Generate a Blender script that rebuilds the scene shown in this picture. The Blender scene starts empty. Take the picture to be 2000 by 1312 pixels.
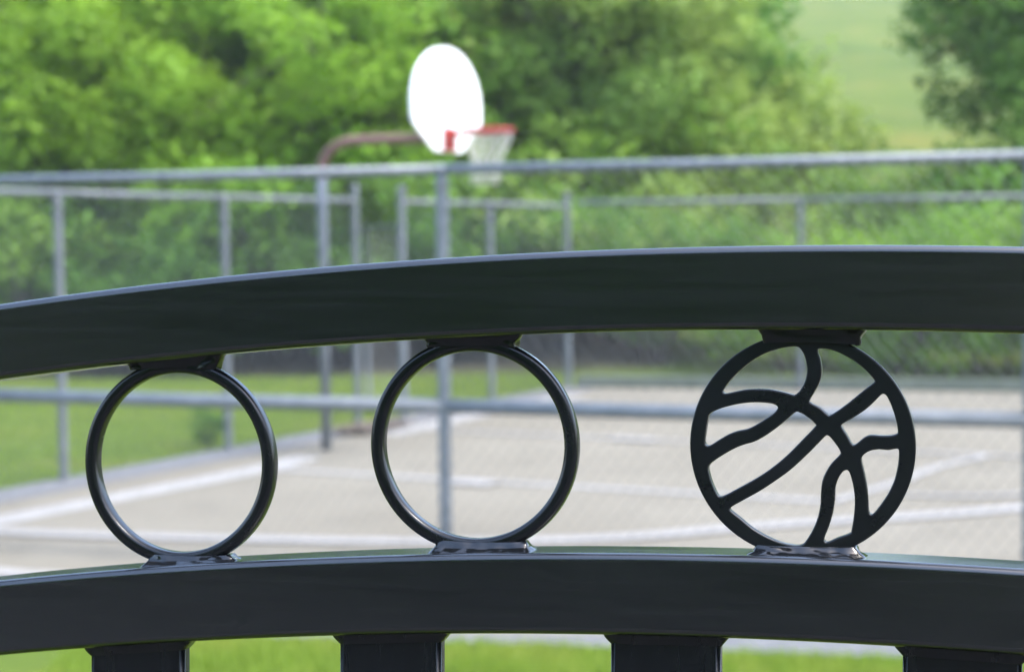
import bpy, bmesh, math, random
import numpy as np
from mathutils import Vector, Matrix

sc = bpy.context.scene
col = sc.collection

# ------------------------------------------------------------------ camera
cam_d = bpy.data.cameras.new('camera')
cam = bpy.data.objects.new('camera', cam_d)
col.objects.link(cam)
EYE = Vector((0, 0, 2.02))
PITCH, ROLL = math.atan(194 / 3500.0), 0.010
F = Vector((0, math.cos(PITCH), -math.sin(PITCH)))
R0 = Vector((1, 0, 0)); U0 = R0.cross(F)
RR = R0 * math.cos(ROLL) - U0 * math.sin(ROLL)
UU = U0 * math.cos(ROLL) + R0 * math.sin(ROLL)
cam.matrix_world = Matrix(((RR.x, UU.x, -F.x, EYE.x), (RR.y, UU.y, -F.y, EYE.y), (RR.z, UU.z, -F.z, EYE.z), (0, 0, 0, 1)))
cam_d.sensor_width = 36.0
cam_d.lens = 63.0
cam_d.clip_start = 0.05
cam_d.clip_end = 2000
cam_d.dof.use_dof = True
cam_d.dof.focus_distance = 1.165
cam_d.dof.aperture_fstop = 7.8
cam_d.dof.aperture_blades = 0
sc.camera = cam

# ------------------------------------------------------------------ light
SUN_EL, SUN_AZ = math.radians(62), math.radians(112)      # azimuth measured from +Y towards +X
world = bpy.data.worlds.new("World"); sc.world = world
world.use_nodes = True
wn = world.node_tree
bg = wn.nodes['Background']
sky = wn.nodes.new('ShaderNodeTexSky')
sky.sky_type = 'NISHITA'; sky.sun_disc = False
sky.sun_elevation = SUN_EL; sky.sun_rotation = SUN_AZ
sky.air_density = 1.0; sky.dust_density = 2.5; sky.ozone_density = 1.0
wn.links.new(sky.outputs[0], bg.inputs['Color'])
bg.inputs['Strength'].default_value = 0.15
sd = bpy.data.lights.new('sun', 'SUN')
sd.energy = 0.8; sd.angle = math.radians(12); sd.color = (1.0, 0.98, 0.95)
sun = bpy.data.objects.new('sun', sd); col.objects.link(sun)
sdir = Vector((math.sin(SUN_AZ) * math.cos(SUN_EL), math.cos(SUN_AZ) * math.cos(SUN_EL), math.sin(SUN_EL)))
sun.rotation_euler = (-sdir).to_track_quat('-Z', 'Y').to_euler()
sc.view_settings.view_transform = 'Standard'
sc.view_settings.look = 'None'
sc.view_settings.exposure = 2.6
sc.view_settings.gamma = 1.0

rng = random.Random(7)
nr = np.random.default_rng(11)

# ------------------------------------------------------------------ helpers
def tag(o, label=None, cat=None, group=None, kind=None):
    if label: o['label'] = label
    if cat: o['category'] = cat
    if group: o['group'] = group
    if kind: o['kind'] = kind
    return o

def empty(name, loc=(0, 0, 0), rz=0.0):
    o = bpy.data.objects.new(name, None); col.objects.link(o)
    o.location = loc; o.rotation_euler = (0, 0, rz); o.empty_display_size = 0.1
    return o

def link(name, me, parent=None, mat=None, smooth=True, wnorm=False):
    if mat is not None:
        me.materials.clear(); me.materials.append(mat)
    if smooth:
        me.polygons.foreach_set('use_smooth', [True] * len(me.polygons))
    o = bpy.data.objects.new(name, me); col.objects.link(o)
    if parent is not None: o.parent = parent
    if wnorm:
        m = o.modifiers.new('wn', 'WEIGHTED_NORMAL'); m.mode = 'FACE_AREA_WITH_ANGLE'; m.weight = 80
    return o

class MB:
    """collects shapes into one mesh"""
    def __init__(s): s.v = []; s.f = []
    def add(s, vs, fs):
        b = len(s.v); s.v.extend([tuple(v) for v in vs]); s.f.extend([tuple(b + i for i in f) for f in fs])
    def box(s, x0, x1, y0, y1, z0, z1):
        s.add([(x0, y0, z0), (x1, y0, z0), (x1, y1, z0), (x0, y1, z0), (x0, y0, z1), (x1, y0, z1), (x1, y1, z1), (x0, y1, z1)],
              [(0, 3, 2, 1), (4, 5, 6, 7), (0, 1, 5, 4), (1, 2, 6, 5), (2, 3, 7, 6), (3, 0, 4, 7)])
    def tube(s, pts, rad, n=12, cap=True):
        pts = [Vector(p) for p in pts]
        if not isinstance(rad, (list, tuple)): rad = [rad] * len(pts)
        vs = []; prev = None
        for i, p in enumerate(pts):
            t = (pts[min(i + 1, len(pts) - 1)] - pts[max(i - 1, 0)]).normalized()
            if prev is None:
                a = Vector((0, 0, 1)) if abs(t.z) < 0.9 else Vector((1, 0, 0))
                u = t.cross(a).normalized()
            else:
                u = (prev - t * prev.dot(t)).normalized()
            prev = u; w = t.cross(u)
            for k in range(n):
                an = 2 * math.pi * k / n
                vs.append(p + (u * math.cos(an) + w * math.sin(an)) * rad[i])
        fs = []
        for i in range(len(pts) - 1):
            for k in range(n):
                a = i * n + k; b = i * n + (k + 1) % n
                fs.append((a, b, b + n, a + n))
        if cap:
            fs.append(tuple(range(n - 1, -1, -1))); L = (len(pts) - 1) * n
            fs.append(tuple(range(L, L + n)))
        s.add(vs, fs)
    def build(s, name, mat, parent=None, smooth=True, wnorm=False):
        me = bpy.data.meshes.new(name); me.from_pydata(s.v, [], s.f); me.update()
        bm = bmesh.new(); bm.from_mesh(me); bmesh.ops.recalc_face_normals(bm, faces=bm.faces); bm.to_mesh(me); bm.free()
        return link(name, me, parent, mat, smooth, wnorm)

def fast_mesh(name, verts, nper):
    """verts (N*nper,3) -> mesh of N separate nper-gons"""
    n = len(verts) // nper
    me = bpy.data.meshes.new(name)
    me.vertices.add(len(verts)); me.vertices.foreach_set('co', np.ascontiguousarray(verts, dtype=np.float32).ravel())
    me.loops.add(n * nper); me.loops.foreach_set('vertex_index', np.arange(n * nper, dtype=np.int32))
    me.polygons.add(n)
    me.polygons.foreach_set('loop_start', np.arange(0, n * nper, nper, dtype=np.int32))
    me.polygons.foreach_set('loop_total', np.full(n, nper, dtype=np.int32))
    me.update(calc_edges=True)
    return me

# ------------------------------------------------------------------ materials
def new_mat(name):
    m = bpy.data.materials.new(name); m.use_nodes = True
    nt = m.node_tree; b = nt.nodes['Principled BSDF']
    return m, nt, b

def nd(nt, t, **kw):
    n = nt.nodes.new(t)
    for k, v in kw.items(): setattr(n, k, v)
    return n

def noise(nt, scale, detail=4, rough=0.55, vec=None, mapscale=None):
    tc = nd(nt, 'ShaderNodeTexCoord'); src = tc.outputs[vec or 'Object']
    if mapscale:
        mp = nd(nt, 'ShaderNodeMapping'); mp.inputs['Scale'].default_value = mapscale
        nt.links.new(src, mp.inputs['Vector']); src = mp.outputs[0]
    n = nd(nt, 'ShaderNodeTexNoise'); n.inputs['Scale'].default_value = scale
    n.inputs['Detail'].default_value = detail; n.inputs['Roughness'].default_value = rough
    nt.links.new(src, n.inputs['Vector'])
    return n.outputs['Fac']

def ramp(nt, fac, stops):
    r = nd(nt, 'ShaderNodeValToRGB')
    e = r.color_ramp.elements
    while len(e) < len(stops): e.new(0.5)
    for i, (p, c) in enumerate(stops):
        e[i].position = p; e[i].color = (c[0], c[1], c[2], 1)
    nt.links.new(fac, r.inputs[0]); return r.outputs[0]

def mixc(nt, fac, a, b, mode='MIX'):
    m = nd(nt, 'ShaderNodeMix', data_type='RGBA', blend_type=mode)
    if isinstance(fac, float): m.inputs[0].default_value = fac
    else: nt.links.new(fac, m.inputs[0])
    for i, c in ((6, a), (7, b)):
        if isinstance(c, tuple): m.inputs[i].default_value = (c[0], c[1], c[2], 1)
        else: nt.links.new(c, m.inputs[i])
    return m.outputs[2]

def bump(nt, b, fac, strength, dist):
    bp = nd(nt, 'ShaderNodeBump'); bp.inputs['Strength'].default_value = strength; bp.inputs['Distance'].default_value = dist
    nt.links.new(fac, bp.inputs['Height']); nt.links.new(bp.outputs[0], b.inputs['Normal'])

def paint(name, mapscale, nscale, bstr, bdist, r0, r1, spec=0.6, det=3):
    m, nt, b = new_mat(name)
    f = noise(nt, 3.0, 6, 0.65, mapscale=mapscale)
    nt.links.new(ramp(nt, f, [(0.3, (0.0048, 0.0054, 0.0062)), (0.7, (0.0068, 0.0078, 0.0092))]), b.inputs['Base Color'])
    mr = nd(nt, 'ShaderNodeMapRange'); mr.inputs[1].default_value = 0.3; mr.inputs[2].default_value = 0.7
    mr.inputs[3].default_value = r0; mr.inputs[4].default_value = r1
    nt.links.new(f, mr.inputs[0]); nt.links.new(mr.outputs[0], b.inputs['Roughness'])
    b.inputs['Specular IOR Level'].default_value = spec
    f2 = noise(nt, nscale, det, 0.5, mapscale=mapscale)
    bump(nt, b, f2, bstr, bdist)
    return m

M = {}
M['rail_paint'] = paint('black_rail_paint', (2.5, 40, 40), 3.0, 0.10, 0.0006, 0.16, 0.26, 1.0)
M['picket_paint'] = paint('black_picket_paint', (40, 40, 3), 3.0, 0.10, 0.0006, 0.2, 0.3, 0.45)
M['ring_paint'] = paint('black_ring_paint', (8, 8, 8), 60.0, 0.10, 0.0006, 0.18, 0.30, 0.45)
M['plate_paint'] = paint('black_plate_paint', (8, 8, 8), 70.0, 0.08, 0.0004, 0.25, 0.35, 0.45)
M['weld_paint'] = paint('black_weld_paint', (9, 9, 14), 10.0, 0.75, 0.003, 0.08, 0.14, 0.6, 0.3)

def simple(name, c0, c1, scale, rough=0.8, metal=0.0, bstr=0.0, bdist=0.01, spec=0.5):
    m, nt, b = new_mat(name)
    f = noise(nt, scale, 5, 0.6)
    nt.links.new(ramp(nt, f, [(0.3, c0), (0.7, c1)]), b.inputs['Base Color'])
    b.inputs['Roughness'].default_value = rough; b.inputs['Metallic'].default_value = metal
    b.inputs['Specular IOR Level'].default_value = spec
    if bstr: bump(nt, b, noise(nt, scale * 6, 4), bstr, bdist)
    return m

M['galv'] = simple('galvanized_steel', (0.1207, 0.138, 0.1541), (0.184, 0.2012, 0.2185), 9, 0.55, 0.15)
M['galv_dark'] = simple('dull_galvanized_steel', (0.095, 0.108, 0.115), (0.145, 0.158, 0.168), 9, 0.6, 0.12)
M['wire'] = simple('zinc_wire', (0.07, 0.0805, 0.0875), (0.112, 0.1225, 0.1295), 20, 0.5, 0.3)
M['rust'] = simple('rusty_red_pipe', (0.14, 0.075, 0.06), (0.20, 0.115, 0.095), 5, 0.8)
M['board'] = simple('white_backboard_enamel', (0.82, 0.84, 0.84), (0.88, 0.89, 0.89), 3, 0.4)
M['rim'] = simple('orange_red_rim_paint', (0.28, 0.012, 0.008), (0.34, 0.02, 0.012), 8, 0.45)
M['net'] = simple('white_net_cord', (0.45, 0.44, 0.38), (0.6, 0.59, 0.52), 30, 0.9)
M['line'] = simple('worn_white_line_paint', (0.1816, 0.1756, 0.1619), (0.2422, 0.2362, 0.2233), 5, 0.75)
M['kerb'] = simple('mossy_concrete_kerb', (0.085, 0.105, 0.075), (0.14, 0.16, 0.12), 4, 0.9, bstr=0.3)
M['gravel'] = simple('grey_gravel', (0.065, 0.07, 0.075), (0.135, 0.135, 0.135), 14, 0.95, bstr=0.5)
M['added_path'] = simple('added_dark_asphalt', (0.028, 0.028, 0.030), (0.05, 0.05, 0.052), 12, 0.9, bstr=0.4)
M['bark'] = simple('brown_grey_bark', (0.0315, 0.0252, 0.021), (0.091, 0.0735, 0.063), 7, 0.95, bstr=0.6, bdist=0.03)
M['litter'] = simple('brown_leaf_litter', (0.07, 0.055, 0.042), (0.17, 0.14, 0.11), 16, 0.95, bstr=0.6)

# court asphalt, pale and sun bleached
m, nt, b = new_mat('pale_court_asphalt'); M['court'] = m
c1 = ramp(nt, noise(nt, 0.45, 5, 0.6), [(0.3, (0.1339, 0.1191, 0.08497)), (0.7, (0.1697, 0.1543, 0.1152))])
c2 = mixc(nt, 1.0, ramp(nt, noise(nt, 40, 3, 0.7), [(0.25, (0.75, 0.75, 0.75)), (0.7, (1, 1, 1))]), ramp(nt, noise(nt, 1.6, 6, 0.75), [(0.32, (0.80, 0.80, 0.79)), (0.5, (1, 1, 1))]), 'MULTIPLY')
nt.links.new(mixc(nt, 1.0, c1, c2, 'MULTIPLY'), b.inputs['Base Color'])
b.inputs['Roughness'].default_value = 0.85; bump(nt, b, noise(nt, 60, 3), 0.3, 0.01)

# ground: grass, with brown forest floor under the wood
m, nt, b = new_mat('lawn_and_wood_floor'); M['ground'] = m
g1 = ramp(nt, noise(nt, 0.35, 6, 0.65), [(0.28, (0.06185, 0.09697, 0.006696)), (0.5, (0.07951, 0.1225, 0.01042)), (0.72, (0.1296, 0.1378, 0.0186))])
g2 = ramp(nt, noise(nt, 9, 5, 0.7), [(0.25, (0.6, 0.62, 0.6)), (0.7, (1, 1, 1))])
g3 = ramp(nt, noise(nt, 1.0, 3, 0.6, mapscale=(0.03, 0.16, 0.0)), [(0.35, (0.72, 0.80, 0.72)), (0.62, (1.08, 1.0, 1.0))])
grass = mixc(nt, 1.0, mixc(nt, 1.0, g1, g2, 'MULTIPLY'), g3, 'MULTIPLY')
fl = ramp(nt, noise(nt, 2.5, 5, 0.7), [(0.3, (0.03, 0.026, 0.018)), (0.6, (0.06, 0.05, 0.032)), (0.75, (0.05, 0.09, 0.02))])
at = nd(nt, 'ShaderNodeAttribute', attribute_name='wood')
nt.links.new(mixc(nt, at.outputs['Fac'], grass, fl), b.inputs['Base Color'])
b.inputs['Roughness'].default_value = 0.95; b.inputs['Specular IOR Level'].default_value = 0.2
bump(nt, b, noise(nt, 30, 4), 0.5, 0.03)

def leaf_mat(name, dark, mid, light, trans):
    m, nt, b = new_mat(name)
    f = noise(nt, 1.1, 4, 0.6)
    c = ramp(nt, f, [(0.3, dark), (0.5, mid), (0.7, light)])
    oi = nd(nt, 'ShaderNodeObjectInfo')
    hv = nd(nt, 'ShaderNodeHueSaturation')
    mr = nd(nt, 'ShaderNodeMapRange'); mr.inputs[3].default_value = 0.485; mr.inputs[4].default_value = 0.51
    nt.links.new(oi.outputs['Random'], mr.inputs[0]); nt.links.new(mr.outputs[0], hv.inputs['Hue'])
    nt.links.new(c, hv.inputs['Color'])
    nt.links.new(hv.outputs[0], b.inputs['Base Color'])
    b.inputs['Roughness'].default_value = 0.6; b.inputs['Specular IOR Level'].default_value = 0.25
    tr = nd(nt, 'ShaderNodeBsdfTranslucent'); nt.links.new(hv.outputs[0], tr.inputs['Color'])
    mx = nd(nt, 'ShaderNodeMixShader'); mx.inputs[0].default_value = trans
    out = nt.nodes['Material Output']
    nt.links.new(b.outputs[0], mx.inputs[1]); nt.links.new(tr.outputs[0], mx.inputs[2]); nt.links.new(mx.outputs[0], out.inputs[0])
    return m
M['leaf_bright'] = leaf_mat('bright_spring_leaves', (0.1129, 0.2329, 0.0144), (0.1655, 0.3374, 0.02304), (0.2407, 0.4338, 0.04032), 0.5)
M['leaf_mid'] = leaf_mat('mid_green_leaves', (0.09298, 0.1997, 0.02128), (0.1431, 0.2912, 0.03344), (0.2146, 0.3744, 0.04864), 0.5)
M['leaf_grey'] = leaf_mat('grey_green_leaves', (0.1391, 0.2209, 0.0384), (0.2046, 0.3221, 0.0576), (0.2864, 0.4142, 0.0832), 0.5)
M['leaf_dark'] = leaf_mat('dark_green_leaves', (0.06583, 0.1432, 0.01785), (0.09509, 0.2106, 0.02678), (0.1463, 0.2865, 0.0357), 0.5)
M['blade'] = leaf_mat('grass_blades', (0.156, 0.2336, 0.024), (0.2106, 0.3044, 0.036), (0.2808, 0.3257, 0.054), 0.5)

# ------------------------------------------------------------------ ground
def sstep(a, b, x):
    t = np.clip((x - a) / (b - a), 0, 1); return t * t * (3 - 2 * t)
def height(x, y):
    x = np.asarray(x, float); y = np.asarray(y, float)
    near = 0.62 * (1 - sstep(2.6, 6.2, y))
    s = np.maximum(0, y - 25.3 + 0.24 * np.clip(x, -3, 14))
    hill = 0.19 * (s - 3 * (1 - np.exp(-s / 3.0)))
    hill = np.where(s > 120, 0.19 * 117 + 0.05 * (s - 120), hill)
    rough = 0.06 * np.sin(x * 0.7 + 1.3) * np.cos(y * 0.45) * sstep(0, 4, s)
    return near + hill + rough
xs = np.unique(np.concatenate([np.linspace(-500, -30, 24), np.linspace(-30, 30, 121), np.linspace(30, 500, 24)]))
ys = np.unique(np.concatenate([np.linspace(-400, -10, 20), np.linspace(-10, 60, 176), np.linspace(60, 600, 60)]))
X, Y = np.meshgrid(xs, ys)
Z = height(X, Y)
nx, ny = len(xs), len(ys)
me = bpy.data.meshes.new('ground')
i0 = (np.arange(ny - 1)[:, None] * nx + np.arange(nx - 1)[None, :]).ravel()
me.from_pydata(np.stack([X.ravel(), Y.ravel(), Z.ravel()], 1).tolist(), [], np.stack([i0, i0 + 1, i0 + 1 + nx, i0 + nx], 1).tolist())
wood = sstep(25.6, 27.0, Y.ravel()) * (1 - sstep(0.075, 0.10, X.ravel() / np.maximum(Y.ravel(), 1)))
a_ = me.attributes.new('wood', 'FLOAT', 'POINT'); a_.data.foreach_set('value', wood.astype(np.float32))
g = link('ground', me, None, M['ground']); tag(g, kind='structure')

def sheet(name, pts, z, mat, label=None, thick=None):
    bm = bmesh.new()
    f = bm.faces.new([bm.verts.new((x, y, z)) for x, y in pts])
    if f.normal.z < 0: f.normal_flip()
    if thick:
        r = bmesh.ops.extrude_face_region(bm, geom=[f])
        bmesh.ops.translate(bm, vec=(0, 0, thick), verts=[e for e in r['geom'] if isinstance(e, bmesh.types.BMVert)])
        bmesh.ops.recalc_face_normals(bm, faces=bm.faces)
    me = bpy.data.meshes.new(name); bm.to_mesh(me); bm.free()
    return tag(link(name, me, None, mat, smooth=False), kind='structure')

def ribbon(pts, w, z):
    """flat strip of width w along pts"""
    pts = [Vector((p[0], p[1])) for p in pts]; L = []; Rr = []
    for i, p in enumerate(pts):
        t = (pts[min(i + 1, len(pts) - 1)] - pts[max(i - 1, 0)]).normalized(); n = Vector((-t.y, t.x))
        L.append(p + n * w / 2); Rr.append(p - n * w / 2)
    vs = [(p.x, p.y, z) for p in L] + [(p.x, p.y, z) for p in Rr]; n = len(pts)
    return vs, [(i, i + n, i + n + 1, i + 1) for i in range(n - 1)]

COR = Vector((0.75, 23.85)); LD = Vector((0.4553, 0.8903)); BD = Vector((0.970, -0.243))      # corner, left line, back line
NEARP = Vector((-0.41, 10.67)); ND = Vector((0.9405, -0.3397))                                # near fence line
NL = Vector((-5.12, 12.37)); 
court_pts = [NL - ND * 0.5 - LD * 0.2, COR, COR + BD * 16, NEARP + ND * 14, ]
apron = [(-5.9, 9.74), (-5.9, 12.9), (-5.0, 12.6), (12.7, 6.2), (12.7, 6.45)]
sheet('court', [(-6.0, 9.92), (-6.0, 12.7), (-5.12, 12.37), COR[:], (COR + BD * 16)[:], (15.0, 7.6), (2.03, 8.88), (-0.3, 9.0)], 0.006, M['court'])
sheet('gravel_strip', [(NL + Vector((.9, -.447)) * -0.12)[:], (COR + Vector((.9, -.447)) * -0.12)[:], (COR + Vector((.9, -.447)) * 0.42)[:], (NL + Vector((.9, -.447)) * 0.42)[:]], 0.012, M['gravel'])
sheet('kerb', [(COR + BD * 0.1)[:], (COR + BD * 16)[:], (COR + BD * 16 + Vector((.243, .97)) * 0.22)[:], (COR + BD * 0.1 + Vector((.243, .97)) * 0.22)[:]], 0.0, M['kerb'], thick=0.15)
sheet('path_edging', [(-6.0, 9.72), (-6.0, 9.919), (-0.3, 8.999), (2.03, 8.879), (15.0, 7.599), (15.0, 6.0), (2.0, 8.36), (-0.3, 8.82)], 0.010, M['gravel'])

def smooth_pts(pts, n=8):
    out = []; P = [Vector((p[0], p[1], 0)) for p in pts]
    for i in range(len(P) - 1):
        a = P[max(i - 1, 0)]; b = P[i]; c = P[i + 1]; d = P[min(i + 2, len(P) - 1)]
        for k in range(n):
            t = k / n
            out.append(0.5 * ((2 * b) + (c - a) * t + (2 * a - 5 * b + 4 * c - d) * t * t + (3 * b - a - 3 * c + d) * t ** 3))
    out.append(P[-1]); return out

mk = MB()
for k, (pts, w) in enumerate([
        ([(-4.35, 11.75), (-3.72, 12.88), (-2.28, 15.51), (-1.90, 16.45)], 0.32),
        ([(-1.30, 18.25), (-0.3, 20.4), (0.84, 22.67)], 0.34),
        ([(0.84, 22.67), (4.3, 21.75), (9.0, 20.5)], 0.16),
        ([(-2.12, 15.60), (0.0, 14.55), (1.7, 13.72), (2.4, 13.36)], 0.16),
        ([(-0.98, 18.72), (1.4, 17.52), (3.6, 16.42), (4.3, 16.07)], 0.13),
        ([(2.4, 13.36), (2.8, 13.93), (3.12, 14.4), (3.63, 15.26), (4.3, 16.07)], 0.11),
        ([(2.9, 13.7), (3.6, 13.55), (4.35, 13.9), (4.75, 14.7), (4.7, 15.6), (4.3, 16.07)], 0.10),
        ([(-4.6, 12.85), (-3.57, 12.35), (-2.27, 12.02), (-0.52, 11.74), (0.67, 11.83), (1.75, 12.26), (3.71, 12.95), (5.2, 14.1), (6.2, 16.0), (6.4, 18.2), (6.0, 20.2)], 0.22),
        ([(-5.0, 11.75), (-3.13, 10.80), (-2.48, 10.55), (1.0, 9.0)], 0.18),
        ([(-0.49, 14.66), (-0.14, 14.49)], 0.30),
        ([(0.98, 17.66), (1.42, 17.46)], 0.26)]):
    vs, fs = ribbon(smooth_pts(pts), w, 0.010 + 0.0015 * k)
    mk.add(vs, fs)
tag(mk.build('court_markings', M['line'], None, smooth=False), kind='structure')

sheet('added_path', [(-30, -9), (30, -9), (30, 0.55), (-30, 0.75)], 0.626, M['added_path'])  # unseen dark sheet added so the gate reflects less green and less brightness
# ------------------------------------------------------------------ the black ornamental gate
PHI, TAU = math.radians(15), math.radians(2.5)
GU = Vector((math.cos(PHI), -math.sin(PHI), 0))
GN = Vector((-math.sin(PHI) * math.cos(TAU), -math.cos(PHI) * math.cos(TAU), math.sin(TAU)))
GV = GU.cross(-GN)
HB = 1.337
G0 = Vector((0, 1.15822, 1.9558)) - GV * HB
gate = empty('ornamental_gate')
gate.matrix_world = Matrix(((GU.x, -GN.x, GV.x, G0.x), (GU.y, -GN.y, GV.y, G0.y), (GU.z, -GN.z, GV.z, G0.z), (0, 0, 0, 1)))
tag(gate, 'glossy black steel gate with arched rails, two plain rings and a basketball emblem', 'gate')
UC, RAD = 0.187, 4.3
def arc_v(u, apex): return apex - (RAD - math.sqrt(RAD * RAD - (u - UC) ** 2)) + HB

def rrect(w, h, r, n=7):
    """rounded rectangle outline centred on 0, (a, b) points ccw"""
    out = []
    for cx, cy, a0 in ((w / 2 - r, h / 2 - r, 0), (-w / 2 + r, h / 2 - r, 90), (-w / 2 + r, -h / 2 + r, 180), (w / 2 - r, -h / 2 + r, 270)):
        for k in range(n + 1):
            a = math.radians(a0 + 90 * k / n); out.append((cx + r * math.cos(a), cy + r * math.sin(a)))
    return out

U0g, U1g = -0.80, 1.05
def rail(name, apex_top, depth, hgt, parent):
    sec = rrect(depth, hgt, 0.0050)
    n = 260; vs = []; ns = len(sec)
    for i in range(n + 1):
        th0 = math.asin((U0g - UC) / RAD); th1 = math.asin((U1g - UC) / RAD)
        th = th0 + (th1 - th0) * i / n
        for a, bb in sec:
            rr = RAD - hgt / 2 + bb
            vs.append((UC + rr * math.sin(th), depth / 2 + a, apex_top + HB - RAD + rr * math.cos(th)))
    fs = [(i * ns + k, i * ns + (k + 1) % ns, (i + 1) * ns + (k + 1) % ns, (i + 1) * ns + k) for i in range(n) for k in range(ns)]
    fs += [tuple(range(ns)), tuple(range(n * ns + ns - 1, n * ns - 1, -1))]
    mb = MB(); mb.add(vs, fs)
    o = mb.build(name, M['rail_paint'], parent, wnorm=True); return o
TOPU, TOPL, HG, DP = 0.0572, -0.1370, 0.0525, 0.044
rail('top_rail', TOPU, DP, HG, gate)
rail('lower_rail', TOPL, DP, HG, gate)

def lump(mb, stations, seed, nseg=96, levels=20, amp=0.0009):
    """rounded block lofted through stations (t, zc_fn, uc, half_u, dc, half_d)"""
    r = random.Random(seed)
    ph = [(r.uniform(0, 6.28), r.uniform(0, 6.28), r.uniform(0, 6.28), r.uniform(120, 520), r.uniform(120, 520), r.uniform(200, 700)) for _ in range(7)]
    vs = []
    for L in range(levels + 1):
        t = L / levels
        k = t * (len(stations) - 1); i = min(int(k), len(stations) - 2); q = k - i; q = q * q * (3 - 2 * q)
        A, B = stations[i], stations[i + 1]
        uc, hu, dc, hd = [A[j] * (1 - q) + B[j] * q for j in range(1, 5)]
        for s in range(nseg):
            an = 2 * math.pi * s / nseg; ca, sa = math.cos(an), math.sin(an)
            e = 0.30
            x = uc + hu * math.copysign(abs(ca) ** e, ca); y = dc + hd * math.copysign(abs(sa) ** e, sa)
            z = A[0](x) * (1 - q) + B[0](x) * q if i == int(k) else B[0](x)
            w = sum(math.sin(x * p[3] + p[0]) * math.sin(z * p[5] + p[2]) * math.cos(y * p[4] + p[1]) for p in ph) / 2.6
            x += w * amp * ca; y += w * amp * max(-1.0, min(1.0, sa * 2.5))
            vs.append((x, y, z + 0.35 * w * amp * (1 if 0 < L < levels else 0)))
    fs = [(a * nseg + s, a * nseg + (s + 1) % nseg, (a + 1) * nseg + (s + 1) % nseg, (a + 1) * nseg + s) for a in range(levels) for s in range(nseg)]
    fs += [tuple(range(nseg)), tuple(range((levels + 1) * nseg - 1, levels * nseg - 1, -1))]
    mb.add(vs, fs)

vlo = lambda x: arc_v(x, TOPL) - 0.0012          # top of the lower rail
vup = lambda x: arc_v(x, TOPU - HG) + 0.0012     # underside of the top rail
vpk = lambda x: arc_v(x, TOPL - HG) + 0.0012     # underside of the lower rail

def ring(cu, cv):
    sec = rrect(0.0094, 0.0115, 0.0034, 5); ns = len(sec); n = 144; vs = []
    rc = 0.0713 - 0.0047
    for i in range(n):
        a = 2 * math.pi * i / n
        for p, q in sec:
            rr = rc + p
            vs.append((cu + rr * math.sin(a), 0.0180 + q, cv + HB + rr * math.cos(a)))
    fs = [(i * ns + k, i * ns + (k + 1) % ns, ((i + 1) % n) * ns + (k + 1) % ns, ((i + 1) % n) * ns + k) for i in range(n) for k in range(ns)]
    mb = MB(); mb.add(vs, fs)
    return mb.build('ring', M['ring_paint'], gate)

def welds(owner, cu, cv, tw, bw, ct, cb, seed, plate=False):
    d0 = 0.019 if plate else 0.0185
    hd = 0.0065
    # lower weld pad
    mb = MB(); zt = lambda x: cv + HB - 0.0640 + 0.22 * abs(x - cu) ** 1.5
    mid = lambda x: 0.5 * (vlo(x) + zt(x))
    lump(mb, [(vlo, cb, bw + 0.001, d0 - 0.001, hd + 0.0058), (mid, cb, bw - 0.0045, d0, hd + 0.0025), (zt, cb, bw - 0.0068, d0, hd)], seed, amp=0.0008)
    mb.build('weld', M['weld_paint'], owner)
    # upper weld pad
    mb = MB(); zb = lambda x: cv + HB + 0.0655 - 0.10 * abs(x - cu) ** 1.5 * 3
    mid2 = lambda x: 0.5 * (vup(x) + zb(x))
    lump(mb, [(vup, ct, tw, d0, hd + 0.0012), (mid2, ct, tw - 0.0035, d0, hd + 0.0004), (zb, ct, tw - 0.0045, d0, hd)], seed + 5, amp=0.0013)
    mb.build('weld', M['ring_paint'] if not plate else M['plate_paint'], owner)

r1 = ring(-0.2424, -0.0888); welds(r1, -0.2424, -0.0888, 0.0370, 0.0362, -0.2458, -0.2330, 3)
r2 = ring(-0.0306, -0.0722); welds(r2, -0.0306, -0.0722, 0.0345, 0.0370, -0.0315, -0.0247, 21)

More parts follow.
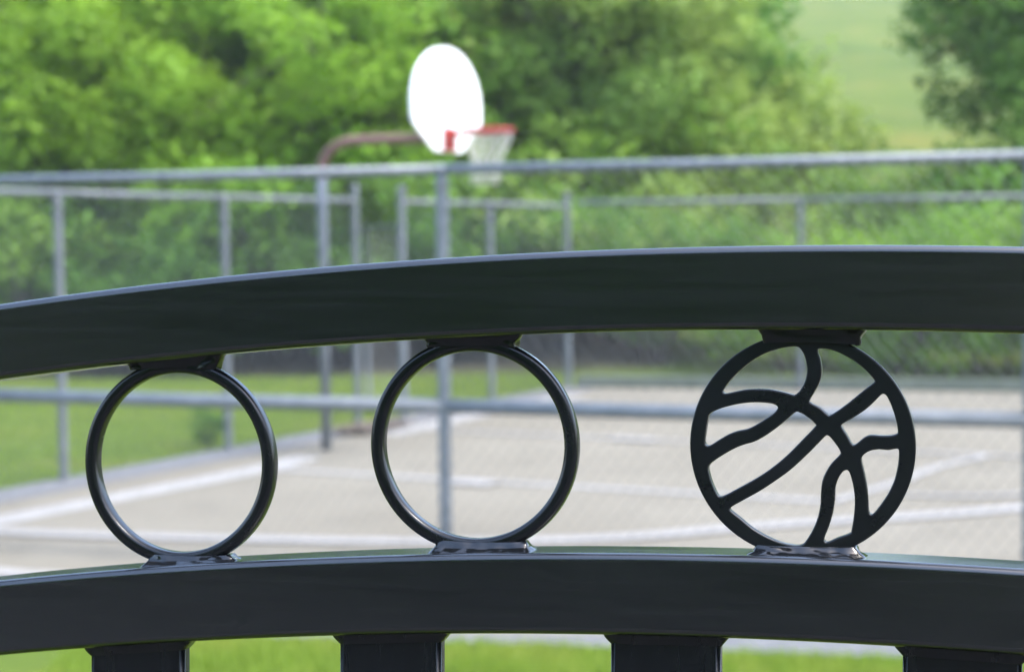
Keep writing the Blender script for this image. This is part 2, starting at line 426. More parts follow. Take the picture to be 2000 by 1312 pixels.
# basketball emblem: outline cut from 7 mm plate
HOLES = [
[(-3.1,62.3),(-0.4,60.5),(1.8,56.8),(3.0,52.5),(3.5,47.6),(2.7,42.7),(0.9,37.8),(-1.5,34.1),(-4.0,32.1),(-5.8,32.3),(-11.3,33.7),(-18.7,35.1),(-26.0,35.5),(-33.4,35.2),(-40.8,33.8),(-47.7,32.3),(-49.5,33.5),(-48.9,35.3),(-44.6,41.0),(-38.4,47.2),(-31.0,53.2),(-23.6,57.5),(-16.3,60.3),(-8.9,62.0)],
[(11.1,61.1),(16.5,60.8),(22.6,59.0),(28.6,56.0),(34.6,52.2),(40.6,47.1),(44.9,42.0),(44.4,40.1),(38.3,35.2),(31.1,29.0),(23.9,23.4),(18.3,19.7),(16.4,19.9),(11.8,23.9),(6.4,26.8),(5.2,28.7),(7.6,33.0),(10.6,38.5),(12.4,44.0),(12.6,49.5),(11.7,55.0),(10.3,59.3)],
[(-58.0,19.1),(-52.0,22.3),(-43.3,24.9),(-34.6,26.5),(-26.0,26.9),(-18.6,26.2),(-15.2,24.7),(-15.2,22.8),(-18.0,19.7),(-23.5,15.9),(-29.6,12.1),(-34.6,9.8),(-39.5,8.8),(-45.7,6.5),(-51.9,2.8),(-57.5,-0.8),(-60.0,-0.9),(-61.0,1.6),(-60.3,8.5),(-59.2,15.3)],
[(-3.9,20.8),(-0.9,20.8),(4.6,17.6),(8.5,14.0),(8.5,12.2),(1.0,4.1),(-8.7,-6.0),(-18.5,-14.4),(-28.3,-21.2),(-38.2,-27.0),(-48.1,-32.5),(-50.8,-33.3),(-52.8,-32.2),(-56.2,-25.0),(-58.4,-17.6),(-58.5,-14.1),(-55.6,-11.1),(-49.4,-6.9),(-42.0,-2.6),(-35.8,0.0),(-29.6,1.9),(-23.5,5.2),(-16.1,10.5),(-10.0,15.5)],
[(-44.7,-41.5),(-43.5,-39.6),(-35.7,-35.0),(-25.8,-29.2),(-16.0,-22.5),(-6.3,-15.1),(3.5,-5.7),(10.7,1.8),(14.9,6.2),(16.7,6.7),(19.2,4.4),(22.8,-0.4),(24.4,-3.4),(23.8,-5.3),(19.2,-10.2),(15.6,-15.8),(13.2,-22.0),(12.4,-29.4),(12.1,-36.7),(10.3,-45.4),(7.3,-52.8),(3.6,-59.1),(0.6,-62.4),(-4.9,-62.8),(-13.4,-61.1),(-22.0,-57.7),(-30.7,-52.8),(-38.1,-46.9),(-42.5,-43.6)],
[(25.7,14.2),(32.3,18.1),(39.5,23.1),(45.4,28.6),(49.0,32.5),(51.1,33.2),(53.2,31.1),(56.1,24.5),(58.5,16.7),(59.5,10.7),(58.8,8.6),(55.0,7.5),(49.1,7.4),(43.1,7.6),(39.0,6.0),(35.4,2.9),(33.0,1.3),(31.2,2.2),(28.2,7.6),(25.3,12.2)],
[(37.5,-7.0),(39.0,-4.7),(42.6,-2.4),(47.9,-1.3),(53.9,-1.6),(58.6,-0.7),(60.2,-2.0),(59.8,-9.9),(57.7,-19.6),(54.0,-28.2),(49.3,-35.6),(45.1,-41.2),(43.1,-41.7),(42.0,-39.5),(41.7,-32.2),(40.9,-24.9),(39.3,-16.5),(37.7,-9.8)],
[(27.4,-14.9),(29.1,-14.9),(30.7,-17.9),(32.5,-25.2),(33.4,-33.7),(32.8,-43.4),(31.4,-52.0),(30.4,-54.2),(23.0,-57.2),(17.0,-60.1),(14.8,-59.3),(14.8,-56.9),(17.5,-50.0),(19.9,-41.4),(21.1,-32.8),(21.4,-25.5),(23.5,-19.3),(25.9,-15.9)]]
def closed_cr(pts, n=4):
    out = []; N = len(pts)
    for i in range(N):
        a, b_, c, d = [Vector(pts[(i + j) % N]) for j in (-1, 0, 1, 2)]
        for k in range(n):
            t = k / n
            out.append(0.5 * ((2 * b_) + (c - a) * t + (2 * a - 5 * b_ + 4 * c - d) * t * t + (3 * b_ - a - 3 * c + d) * t ** 3))
    return out
cu_ = bpy.data.curves.new('emblem', 'CURVE'); cu_.dimensions = '2D'; cu_.fill_mode = 'BOTH'
BV = 0.0011
cu_.extrude = 0.0035 - BV; cu_.bevel_depth = BV; cu_.bevel_resolution = 3; cu_.offset = -BV
loops = [[Vector((0.0706 * math.cos(2 * math.pi * k / 160), 0.0706 * math.sin(2 * math.pi * k / 160))) for k in range(160)]]
loops += [[p * 0.001 for p in closed_cr(h)] for h in HOLES]
for lp in loops:
    sp = cu_.splines.new('POLY'); sp.points.add(len(lp) - 1)
    for i, p in enumerate(lp): sp.points[i].co = (p.x, p.y, 0, 1)
    sp.use_cyclic_u = True
tmp = bpy.data.objects.new('tmp', cu_); col.objects.link(tmp)
bpy.context.view_layer.update()
me = bpy.data.meshes.new_from_object(tmp.evaluated_get(bpy.context.evaluated_depsgraph_get()))
bpy.data.objects.remove(tmp)
me.transform(Matrix(((1, 0, 0, 0.1843), (0, 0, 1, 0.0190), (0, 1, 0, HB - 0.0684), (0, 0, 0, 1))))
me.flip_normals() if False else None
bm = bmesh.new(); bm.from_mesh(me); bmesh.ops.remove_doubles(bm, verts=bm.verts, dist=1e-6); bmesh.ops.recalc_face_normals(bm, faces=bm.faces); bm.to_mesh(me); bm.free()
me.name = 'basketball_emblem'
emb = link('basketball_emblem', me, gate, M['plate_paint'], wnorm=True)
emb['label'] = 'flat round plate cut out with the curved seams of a basketball'
welds(emb, 0.1843, -0.0684, 0.0345, 0.0378, 0.1905, 0.1878, 40, plate=True)

for i, (u0, u1) in enumerate([(-0.3098, -0.2368), (-0.1239, -0.0518), (0.0632, 0.1336), (0.2485, 0.3180), (-0.4960, -0.4240), (-0.682, -0.610), (0.435, 0.505), (0.62, 0.69), (0.806, 0.876)]):
    uc, hw = (u0 + u1) / 2, 0.0358 if i < 4 else 0.0355
    sec = rrect(2 * hw, 0.0125, 0.0035, 5); ns = len(sec)
    mb = MB()
    zt = vpk(uc) + 0.004; zb = 0.095
    vs = [(uc + a, 0.0185 + q, z) for z in (zb, zt) for a, q in sec]
    fs = [(k, (k + 1) % ns, ns + (k + 1) % ns, ns + k) for k in range(ns)] + [tuple(range(ns)), tuple(range(2 * ns - 1, ns - 1, -1))]
    mb.add(vs, fs)
    pk = mb.build('picket', M['picket_paint'], gate, wnorm=True)
    if i < 5:
        mb = MB()
        zl = lambda x, uc=uc: vpk(x) - 0.0085 + 0.0 * uc
        zm = lambda x: vpk(x) - 0.0040
        lump(mb, [(vpk, uc, hw + 0.0068, 0.0185, 0.0088), (zm, uc, hw + 0.0045, 0.0185, 0.0080), (zl, uc, hw + 0.0002, 0.0185, 0.0070)], 60 + i, amp=0.0005)
        mb.build('weld', M['picket_paint'], pk)
for uc in (U0g, U1g):
    sec = rrect(0.05, 0.05, 0.005, 4); ns = len(sec); mb = MB()
    zt = arc_v(uc, TOPU) + 0.01
    vs = [(uc + math.copysign(0.024, uc) + a, 0.022 + q, z) for z in (0.002, zt) for a, q in sec]
    mb.add(vs, [(k, (k + 1) % ns, ns + (k + 1) % ns, ns + k) for k in range(ns)] + [tuple(range(ns)), tuple(range(2 * ns - 1, ns - 1, -1))])
    mb.build('stile', M['picket_paint'], gate, wnorm=True)
mb = MB(); mb.box(U0g, U1g, 0.001, 0.043, 0.05, 0.10)
mb.build('bottom_rail', M['rail_paint'], gate, smooth=False)

# ------------------------------------------------------------------ chain link fences
def link_mesh(L, H, rad, z0=0.04, a=0.043, hh=0.052):
    n = int(L / a); rows = int((H - z0 + 0.03) / hh); P = []
    ks = np.arange(n); js = np.arange(rows + 1)
    K, J = np.meshgrid(ks, js, indexing='ij')
    xx = np.where((K + J) % 2 == 0, K, K + 1) * (L / n); zz = z0 + J * hh
    yy = np.where((K + J) % 2 == 0, 0.002, -0.002)
    pts = np.stack([xx, yy, zz], -1)                       # n, rows+1, 3
    A = pts[:, :-1].reshape(-1, 3); B = pts[:, 1:].reshape(-1, 3)
    offs = [np.array([rad, 0, 0]), np.array([-rad * .5, rad * .87, 0]), np.array([-rad * .5, -rad * .87, 0])]
    quads = []
    for i in range(3):
        o1, o2 = offs[i], offs[(i + 1) % 3]
        quads.append(np.stack([A + o1, A + o2, B + o2, B + o1], 1))
    return np.concatenate(quads).reshape(-1, 3)

def fence(name, P0, D, ts, H, label, mid=None, prad=0.038, rrad=0.031, mrad=0.044, wr=0.0019, skip=(), big=(), pm='galv', nopost=()):
    root = empty(name, (P0.x, P0.y, 0), math.atan2(D.y, D.x))
    tag(root, label, 'fence', 'chain link fences round the court')
    for i, t in enumerate(ts):
        if i in nopost: continue
        r_ = big[i] if i in big else prad
        hh = H - 0.01 + (0.14 if i in big else 0)
        mb = MB(); mb.tube([(t, 0, -0.1), (t, 0, hh)], r_, 16)
        p = mb.build('post', M[pm], root, wnorm=True)
        mb = MB(); mb.tube([(t, 0, hh), (t, 0, hh + 0.015), (t, 0, hh + 0.035), (t, 0, hh + 0.045)], [r_ * 1.15, r_ * 1.15, r_ * 0.8, r_ * 0.2], 14)
        mb.build('post_cap', M[pm], p)
        for zz in ([H - 0.1, 0.3] + ([mid] if mid else [])):
            mb = MB(); mb.tube([(t, 0, zz - 0.015), (t, 0, zz + 0.015)], r_ + 0.004, 14)
            mb.build('tension_band', M['galv_dark'], p)
    spans = [(ts[i], ts[i + 1]) for i in range(len(ts) - 1) if i not in skip]
    for a, b_ in spans:
        mb = MB(); mb.tube([(a, 0, H), ((a + b_) / 2, 0, H - 0.004), (b_, 0, H)], rrad, 14); mb.build('top_rail', M[pm], root)
        if mid:
            mb = MB(); mb.tube([(a, 0, mid), ((a + b_) / 2, 0, mid - 0.005), (b_, 0, mid)], mrad, 14); mb.build('middle_rail', M[pm], root)
        v = link_mesh(b_ - a, H, wr); v = v + np.array([a, -0.034, 0])
        link('chain_link', fast_mesh('chain_link', v, 4), root, M['wire'])
    return root

fence('chain_link_fence', NL, ND, [0.0, 1.66, 5.01, 8.38, 11.75, 15.1], 2.42,
      'nearest chain link fence, crossing the whole picture with a thick middle rail', mid=1.015)
ldt = [(Vector(p) - NL).dot(LD) for p in ((-3.86, 15.03), (-2.875, 17.14), (-1.70, 19.16))]
gA = ldt[2]; gB = (Vector((-1.30, 20.05)) - NL).dot(LD); t4 = (Vector((-0.28, 21.9)) - NL).dot(LD); t5 = (COR - NL).dot(LD)
fence('chain_link_fence', NL, LD, [0.12] + ldt + [gB, t4, t5], 2.42,
      'chain link fence running away along the lawn on the left side of the court', skip=(3,), big={3: 0.038, 4: 0.042, 6: 0.045}, pm='galv_dark')
fence('chain_link_fence', COR, BD, [0.12, 3.07, 6.14, 9.21, 12.28, 15.35], 2.46,
      'far chain link fence behind the court in front of the trees and green slope', pm='galv_dark', nopost=(0,))
# open walk gate leaf hanging on the post in the left fence
gp = NL + LD * gB
wg = empty('walk_gate', (gp.x, gp.y, 0), math.radians(118))
tag(wg, 'narrow chain link walk gate standing open in the gap of the left fence', 'gate')
mb = MB(); W_ = 1.0
mb.tube([(0.06, 0, 0.08), (0.06, 0, 2.15), (W_, 0, 2.15), (W_, 0, 0.08), (0.06, 0, 0.08)], 0.024, 12, cap=False)
mb.build('frame', M['galv_dark'], wg)
v = link_mesh(W_ - 0.06, 2.1, 0.0019, 0.08) + np.array([0.06, 0, 0]); link('chain_link', fast_mesh('gate_mesh', v, 4), wg, M['wire'])

# ------------------------------------------------------------------ basketball hoop
HN = Vector((0.900, -0.436, 0.0)); pole = Vector((-1.78, 17.0, 0))
hoop = empty('basketball_hoop', pole, math.atan2(HN.y, HN.x))
tag(hoop, 'basketball hoop with white fan shaped backboard on a gooseneck pole at the court edge', 'basketball hoop')
mb = MB()
mb.tube([(0, 0, -0.1), (0, 0, 2.30), (0, 0, 2.62)], 0.047, 18, cap=True); mb.build('pole', M['galv'], hoop)
mb = MB()
arc = [(0, 0, 2.621)] + [(0.36 * (1 - math.cos(a)), 0, 2.66 + 0.27 * math.sin(a)) for a in [math.radians(x) for x in range(0, 91, 9)]] + [(0.8, 0, 2.93), (1.295, 0, 2.93)]
mb.tube(arc, 0.047, 18); mb.build('gooseneck', M['rust'], hoop)
mb = MB(); mb.tube([(0.02, 0, 2.35), (0.5, 0, 2.60), (0.98, 0, 2.95)], 0.0, 8) if False else None
mb.box(1.295, 1.325, -0.30, 0.30, 3.30, 3.34); mb.box(1.295, 1.325, -0.20, 0.20, 2.86, 3.04); mb.box(1.296, 1.324, -0.02, 0.02, 3.041, 3.299)
mb.build('bracket', M['galv_dark'], hoop, smooth=False)
# backboard outline (half) in (w, z)
half = [(0.0, 0.0), (0.22, 0.0), (0.27, 0.012), (0.575, 0.195), (0.64, 0.245), (0.658, 0.31), (0.662, 0.40)]
half += [(0.662 * math.cos(a), 0.41 + 0.535 * math.sin(a)) for a in [math.radians(x) for x in range(4, 91, 4)]] 
outl = [(w, z) for w, z in half] + [(-w, z) for w, z in reversed(half[1:]) if w > 1e-4]
bm = bmesh.new(); ZB = 2.795
f = bm.faces.new([bm.verts.new((1.355, w, ZB + z)) for w, z in outl])
r = bmesh.ops.extrude_face_region(bm, geom=[f]); bmesh.ops.translate(bm, vec=(-0.03, 0, 0), verts=[e for e in r['geom'] if isinstance(e, bmesh.types.BMVert)])
bmesh.ops.recalc_face_normals(bm, faces=bm.faces)
me = bpy.data.meshes.new('backboard'); bm.to_mesh(me); bm.free()
link('backboard', me, hoop, M['board'], smooth=False)
RX, RZ, RRAD = 1.355 + 0.17 + 0.229, 2.975, 0.229
mb = MB(); mb.tube([(RX + RRAD * math.cos(a), RRAD * math.sin(a), RZ) for a in [2 * math.pi * k / 40 for k in range(41)]], 0.018, 10, cap=False)
mb.tube([(1.38, -0.10, RZ - 0.03), (RX - 0.20, -0.12, RZ - 0.012)], 0.010, 8); mb.tube([(1.38, 0.10, RZ - 0.03), (RX - 0.20, 0.12, RZ - 0.012)], 0.010, 8)
mb.box(1.3555, 1.382, -0.11, 0.11, ZB + 0.01, ZB + 0.22)
mb.box(1.382, RX - RRAD + 0.01, -0.06, 0.06, RZ - 0.03, RZ - 0.022)
mb.build('rim', M['rim'], hoop, smooth=False)
mb = MB(); NS = 12
lv = [(0.0, 0.225), (0.08, 0.205), (0.16, 0.17), (0.24, 0.14), (0.32, 0.125), (0.40, 0.135), (0.46, 0.12)]
for k in range(NS):
    for s in (1, -1):
        pts = []
        for i, (dz, rr) in enumerate(lv):
            a = 2 * math.pi * (k + s * 0.5 * (i % 2)) / NS
            pts.append((RX + rr * math.cos(a) - 0.03 * (dz / 0.46) ** 2, rr * math.sin(a), RZ - 0.012 - dz))
        mb.tube(pts, 0.0045, 5)
for i, (dz, rr) in enumerate(lv[1:]):
    mb.tube([(RX + rr * math.cos(2 * math.pi * k / 24) - 0.03 * (dz / 0.46) ** 2, rr * math.sin(2 * math.pi * k / 24), RZ - 0.012 - dz) for k in range(25)], 0.0035, 5, cap=False)
mb.build('net', M['net'], hoop)

# ------------------------------------------------------------------ leaves and trees
def leaves(centres, radii, count, size, squash=0.8):
    """clusters of leaf shaped quads, (N*4,3)"""
    out = []
    for (c, r_) in zip(centres, radii):
        n = int(count * (r_ / 0.5) ** 2)
        d = nr.normal(size=(n, 3)); d /= np.linalg.norm(d, axis=1)[:, None]
        rad = r_ * nr.uniform(0.35, 1.0, (n, 1)) ** 0.6
        p = c + d * rad * np.array([1, 1, squash])
        nrm = d * 0.5 + nr.normal(size=(n, 3)) * 0.5 + np.array([0, 0, 0.55]); nrm /= np.linalg.norm(nrm, axis=1)[:, None]
        t = np.cross(nrm, nr.normal(size=(n, 3))); t /= np.linalg.norm(t, axis=1)[:, None]
        s = np.cross(nrm, t); L = size * nr.uniform(0.6, 1.25, (n, 1)); W = L * 0.42
        out.append(np.stack([p - t * L, p + s * W, p + t * L - nrm * L * 0.15, p - s * W], 1).reshape(-1, 3))
    return np.concatenate(out)

def crown_mesh(name, rx, rz, zc, ncl, clr, count, size, seed, droop=0.0, lobes=7):
    global nr
    nr = np.random.default_rng(seed)
    lob = []
    for k in range(lobes):
        a = nr.uniform(0, 6.28); q = nr.uniform(-0.75, 0.8)
        rr = rx * 0.62 * math.sqrt(max(0.05, 1 - q * q))
        lob.append((np.array([rr * math.cos(a), rr * math.sin(a), zc + q * rz * 0.75]), nr.uniform(0.36, 0.55)))
    cs, rs = [], []
    per = ncl // lobes
    for lc, sc_ in lob:
        for i in range(per):
            d = nr.normal(size=3); d /= np.linalg.norm(d)
            if d[2] < -0.6: d[2] *= 0.6
            p = lc + d * np.array([rx * sc_, rx * sc_, rz * sc_]) * nr.uniform(0.55, 1.05)
            p[2] -= droop * nr.uniform(0, 1) * np.hypot(p[0], p[1])
            cs.append(p); rs.append(clr * nr.uniform(0.6, 1.3))
    return fast_mesh(name, leaves(cs, rs, count, size), 4), lob

def trunk_mesh(name, h, r0, lob, lean=(0, 0), seed=1):
    r_ = random.Random(seed); mb = MB()
    P = lambda t: Vector((lean[0] * t ** 1.3 + 0.08 * math.sin(3 * t + seed), lean[1] * t ** 1.3 + 0.07 * math.cos(4 * t + seed), h * t - 0.25))
    n = 9; mb.tube([P(i / n) for i in range(n + 1)], [r0 * (1.25 if i == 0 else 1 - 0.8 * i / n) for i in range(n + 1)], 12)
    for lc, _ in lob:
        t = r_.uniform(0.35, 0.8); a = P(t); b_ = Vector(lc.tolist())
        m_ = a.lerp(b_, 0.5) + Vector((0, 0, 0.35)); rr = r0 * (1 - 0.8 * t) * 0.7
        mb.tube([a, a.lerp(m_, 0.5), m_, b_], [rr, rr * 0.8, rr * 0.55, rr * 0.2], 7)
        for q in range(3):
            e = b_ + Vector((r_.uniform(-1, 1), r_.uniform(-1, 1), r_.uniform(-.3, .9)))
            mb.tube([m_.lerp(b_, 0.3 * q + 0.1), e], [rr * 0.35, rr * 0.08], 5)
    o = mb.build(name, M['bark']); me = o.data; bpy.data.objects.remove(o); return me

TV = []
for k, (rx, rz, zc, ncl, clr, cnt, sz, h, r0, lean) in enumerate([
        (2.9, 3.6, 4.2, 260, 0.60, 85, 0.095, 8.0, 0.17, (0.5, 0.2)),
        (3.3, 3.3, 4.0, 270, 0.64, 75, 0.100, 7.4, 0.20, (-0.6, 0.3)),
        (2.6, 4.0, 4.8, 250, 0.56, 90, 0.090, 9.2, 0.15, (0.3, -0.3)),
        (3.4, 3.2, 4.6, 210, 0.62, 66, 0.100, 8.0, 0.24, (0.9, 0.0))]):
    cm, lob = crown_mesh('crown_%d' % k, rx, rz, zc, ncl, clr, cnt, sz, 100 + k, droop=0.12 if k == 3 else 0.0, lobes=8 if k != 3 else 9)
    TV.append((cm, trunk_mesh('trunk_%d' % k, h, r0, lob, lean, k + 1)))
def shrub_variant(k, rx, rz, zc, ncl, clr, cnt, sz):
    cm, lob = crown_mesh('foliage_%d' % k, rx, rz, zc, ncl, clr, cnt, sz, 200 + k, lobes=6)
    mb = MB()
    for i, (lc, _) in enumerate(lob):
        b_ = Vector(lc.tolist()); mb.tube([Vector((b_.x * 0.15, b_.y * 0.15, -0.1)), b_ * 0.55 + Vector((0, 0, 0.1)), b_], [0.035, 0.024, 0.008], 6)
    o = mb.build('stem', M['bark']); sm = o.data; bpy.data.objects.remove(o); return (cm, sm)
SV = [shrub_variant(0, 1.6, 1.2, 1.25, 80, 0.42, 80, 0.075), shrub_variant(1, 1.3, 1.5, 1.6, 80, 0.40, 80, 0.07)]
MATC = {}
def mesh_with(me, mat):
    k = (me.name, mat.name)
    if k not in MATC:
        c = me.copy(); c.materials.clear(); c.materials.append(mat); MATC[k] = c
    return MATC[k]
def plant(name, var, x, y, s, rz, mat, label, cat, group, kids=('crown', 'trunk'), sz=1.0):
    root = empty(name, (x, y, float(height(x, y))), rz); root.scale = (s, s, s * sz)
    tag(root, label, cat, group)
    for nm, me, mt in ((kids[0], var[0], M[mat]), (kids[1], var[1], M['bark'])):
        o = bpy.data.objects.new(nm, mesh_with(me, mt)); col.objects.link(o); o.parent = root
    return root

# front row along the wood edge (x, y, scale, variant, leaf, label)
FR = [
 (-9.6, 30.5, 1.00, 1, 'leaf_grey', 'dull green tree with brownish shade at the far left edge'),
 (-7.6, 28.8, 0.86, 0, 'leaf_bright', 'bright green tree over the lawn near the left edge, above the first fence post'),
 (-5.3, 31.0, 1.05, 2, 'leaf_bright', 'tall bright green tree left of the hoop above the second fence post'),
 (-3.6, 28.9, 0.90, 1, 'leaf_bright', 'bright yellow green tree directly left of the curved hoop pole'),
 (-1.6, 31.5, 1.02, 0, 'leaf_mid', 'mid green tree directly behind the white backboard'),
 (0.5, 30.0, 1.00, 3, 'leaf_grey', 'olive green tree just right of the basketball net'),
 (2.3, 31.0, 0.92, 3, 'leaf_grey', 'spreading grey green tree with a visible dark trunk right of the hoop'),
 (2.7, 34.2, 0.85, 1, 'leaf_grey', 'pale olive tree with hanging branches beside the open meadow gap'),
 (10.0, 29.8, 1.0, 0, 'leaf_dark', 'dark green tree at the right edge of the picture beyond the meadow gap'),
 (13.0, 32.0, 1.10, 1, 'leaf_mid', 'large green tree outside the court at the extreme right'),
]
for i, (x, y, s, v, mt, lb) in enumerate(FR):
    plant('tree', TV[v], x, y, s, 1.3 * i, mt, lb, 'tree', 'trees along the edge of the wood')
n = 0
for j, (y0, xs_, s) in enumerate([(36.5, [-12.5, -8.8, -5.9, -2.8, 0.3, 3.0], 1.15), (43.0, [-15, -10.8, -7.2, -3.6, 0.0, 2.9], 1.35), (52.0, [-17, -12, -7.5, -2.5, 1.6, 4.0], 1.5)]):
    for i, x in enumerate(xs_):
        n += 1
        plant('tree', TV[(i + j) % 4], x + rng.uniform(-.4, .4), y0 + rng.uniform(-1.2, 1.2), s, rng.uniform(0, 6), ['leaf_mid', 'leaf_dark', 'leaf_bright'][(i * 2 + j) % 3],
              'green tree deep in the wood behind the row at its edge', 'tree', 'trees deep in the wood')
for i, (x, y, s_) in enumerate([(4.2, 25.6, 1.05), (5.6, 25.2, 1.0), (6.9, 25.0, 1.1), (8.3, 24.7, 1.15), (9.8, 25.2, 1.2), (5.2, 30.0, 1.25), (6.6, 29.4, 1.1), (7.6, 28.6, 1.35), (8.9, 28.3, 1.6), (10.4, 28.6, 1.6)]):
    plant('bush', SV[i % 2], x, y, s_, 1.1 * i, ['leaf_bright', 'leaf_mid', 'leaf_bright', 'leaf_mid', 'leaf_bright', 'leaf_grey', 'leaf_mid', 'leaf_grey', 'leaf_mid', 'leaf_dark'][i],
          'loose green bush at the foot of the grassy slope behind the far fence', 'bush', 'bushes at the foot of the grassy slope', ('foliage', 'stem')).location.z -= 0.32
for i in range(12):  # unseen row added to stop light coming in below the crowns
    plant('bush', SV[i % 2], -13 + 2.4 * i, -7.6 - 0.5 * (i % 3), 1.5, 1.7 * i, 'leaf_dark',
          'added dark green bush behind the viewer, closing off light under the trees', 'bush', 'unseen bushes added behind the viewer', ('foliage', 'stem'))
# unseen trees added behind the viewer to darken what the gate paint reflects
for i in range(9):
    plant('tree', TV[i % 4], -16 + 4.1 * i, -10.0 - (i % 3) * 1.6, 1.15, i * 1.1, 'leaf_dark',
          'broad green tree added behind the viewer to darken the gate reflections', 'tree', 'unseen trees added behind the viewer')
# undergrowth
for i, (x, y, s_, mt) in enumerate([(-3.35, 28.1, 1.65, 'leaf_bright'), (-5.3, 28.5, 1.5, 'leaf_bright'), (-1.2, 28.9, 1.5, 'leaf_mid'), (-6.9, 28.4, 1.5, 'leaf_mid'), (1.3, 28.6, 1.5, 'leaf_grey')]):
    plant('bush', SV[i % 2], x, y, s_, 2.1 * i, mt,
          'tall leafy bush filling the wood between the tree trunks', 'bush', 'tall bushes between the tree trunks', ('foliage', 'stem'))
for i, x in enumerate([-10.6, -8.9, -7.1, -5.6, -4.3, -2.9, -1.3, 0.3, 1.7, 3.4]):
    plant('bush', SV[i % 2], x, 30.2 + (0.9 if i % 2 else -0.3), 1.55 + 0.12 * (i % 3), 0.8 * i, ['leaf_bright', 'leaf_mid', 'leaf_grey'][(0 if i < 6 else 2) if i % 2 else 1],
          'tall leafy bush filling the wood between the tree trunks', 'bush', 'tall bushes between the tree trunks', ('foliage', 'stem'))
for i in range(17):
    x = -12.5 + i * 1.02 + rng.uniform(-.3, .3); y = 33.6 + rng.uniform(-1.0, 1.0) + (2.5 if i % 2 else 0)
    plant('bush', SV[i % 2], x, y, rng.uniform(1.7, 2.2), rng.uniform(0, 6), ['leaf_bright', 'leaf_mid', 'leaf_mid', 'leaf_grey'][i % 4] if x < 0.5 else 'leaf_grey',
          'tall leafy bush filling the wood between the tree trunks', 'bush', 'tall bushes between the tree trunks', ('foliage', 'stem'))
for i, (x, y, s, v, mt, lb) in enumerate([  # mostly leaf_dark: the shade of the undergrowth is put into the leaf colour
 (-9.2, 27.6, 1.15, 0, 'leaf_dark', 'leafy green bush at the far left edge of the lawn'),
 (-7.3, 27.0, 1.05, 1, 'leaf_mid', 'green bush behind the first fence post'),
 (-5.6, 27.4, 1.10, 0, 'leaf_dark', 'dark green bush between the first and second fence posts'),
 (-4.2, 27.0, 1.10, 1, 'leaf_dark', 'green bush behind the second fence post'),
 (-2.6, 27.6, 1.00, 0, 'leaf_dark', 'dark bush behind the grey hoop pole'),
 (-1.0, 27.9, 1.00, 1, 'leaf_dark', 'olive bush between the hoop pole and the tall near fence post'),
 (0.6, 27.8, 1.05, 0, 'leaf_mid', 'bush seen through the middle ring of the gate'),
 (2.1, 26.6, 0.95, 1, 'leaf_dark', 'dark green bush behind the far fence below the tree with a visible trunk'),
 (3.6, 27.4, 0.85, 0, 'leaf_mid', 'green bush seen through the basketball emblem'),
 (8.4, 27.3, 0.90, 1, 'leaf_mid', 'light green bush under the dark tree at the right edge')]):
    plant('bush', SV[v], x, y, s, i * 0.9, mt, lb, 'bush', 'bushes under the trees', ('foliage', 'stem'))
plant('small_shrub', SV[1], -2.98, 17.35, 0.17, 0.4, 'leaf_dark', 'small dark green shrub in the lawn against the left fence, seen through the left ring', 'shrub', None, ('foliage', 'stem'), sz=0.9)

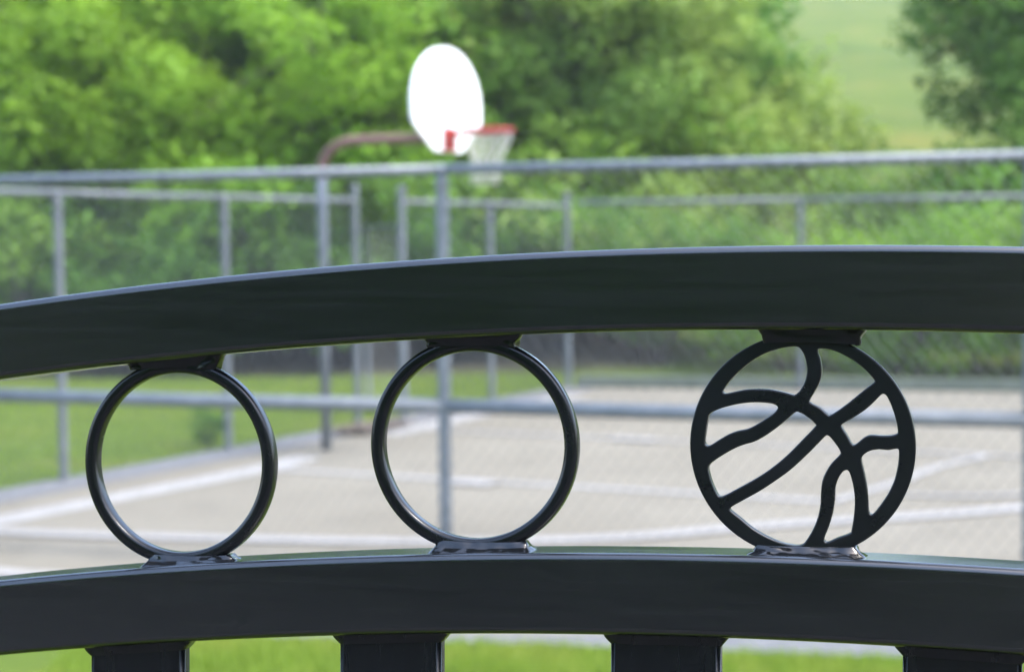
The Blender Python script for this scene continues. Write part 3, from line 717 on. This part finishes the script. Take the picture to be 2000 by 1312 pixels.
# ------------------------------------------------------------------ grass and litter
def blades(x, y, h, wdt):
    n = len(x); z = height(x, y); a = nr.uniform(0, 6.28, n); dx = np.cos(a) * wdt; dy = np.sin(a) * wdt
    lx = nr.normal(size=n) * h * 0.35; ly = nr.normal(size=n) * h * 0.35
    v = np.stack([np.stack([x - dx, y - dy, z - 0.005], -1), np.stack([x + dx, y + dy, z - 0.005], -1), np.stack([x + lx, y + ly, z + h], -1)], 1)
    return v.reshape(-1, 3)
N1 = 60000
gx = nr.uniform(-9, 0.6, N1); gy = nr.uniform(12.5, 26, N1)
side = (gx - NL.x) * LD.y - (gy - NL.y) * LD.x          # >0 to the right of the left fence line
k1 = side < -0.14
gx2 = nr.uniform(-2.2, 2.9, 60000); gy2 = nr.uniform(6.4, 9.6, 60000)
k2 = gy2 < np.where(gx2 < -0.3, 9.72 - (gx2 + 6) * 0.158, 8.82 - (gx2 + 0.3) * 0.2) - 0.01
gx3 = nr.uniform(-3.0, -1.2, 260); gy3 = 18.2 + nr.normal(size=260) * 0.5; 
bx = np.concatenate([gx[k1], gx2[k2]]); by = np.concatenate([gy[k1], gy2[k2]])
h_ = nr.uniform(0.03, 0.075, len(bx)); v = blades(bx, by, h_, 0.006)
o = link('grass', fast_mesh('grass', v, 3), None, M['blade']); tag(o, 'short bright green mown grass beside the court and below the gate', 'grass', kind='stuff')
# brown litter and weeds gathered at the court edge behind the pole
t = nr.uniform(0, 1, 900) ** 1.5; px = -1.66 + 0.42 * 0.9 * t; py = 18.35 + 0.9 * 0.9 * t
px = px + nr.normal(size=900) * 0.10; py = py + nr.normal(size=900) * 0.10
cs = np.stack([px, py, np.full(900, 0.03) + nr.uniform(0, 0.05, 900)], 1)
a = nr.uniform(0, 6.28, 900); d1 = np.stack([np.cos(a), np.sin(a), nr.uniform(-.3, .3, 900)], 1) * 0.045; d2 = np.stack([-np.sin(a), np.cos(a), nr.uniform(-.3, .3, 900)], 1) * 0.03
v = np.stack([cs - d1, cs + d2, cs + d1, cs - d2], 1).reshape(-1, 3)
o = link('leaf_litter', fast_mesh('leaf_litter', v, 4), None, M['litter']); tag(o, 'brown dead leaves gathered at the court edge right of the hoop pole', 'leaf litter', kind='stuff')

# ------------------------------------------------------------------ faint haze volume, added to lift the dark tones of the wood
mb = MB(); mb.box(-520, 520, -420, 620, -3.0, 62.0)
m = bpy.data.materials.new('pale_air'); m.use_nodes = True; nt = m.node_tree; nt.nodes.clear()
pv = nt.nodes.new('ShaderNodeVolumePrincipled'); pv.inputs['Color'].default_value = (0.92, 0.95, 0.97, 1); pv.inputs['Density'].default_value = 0.00065
pv.inputs['Anisotropy'].default_value = 0.2
out = nt.nodes.new('ShaderNodeOutputMaterial'); nt.links.new(pv.outputs[0], out.inputs['Volume'])
hz = mb.build('haze', m, None, smooth=False); tag(hz, kind='stuff')
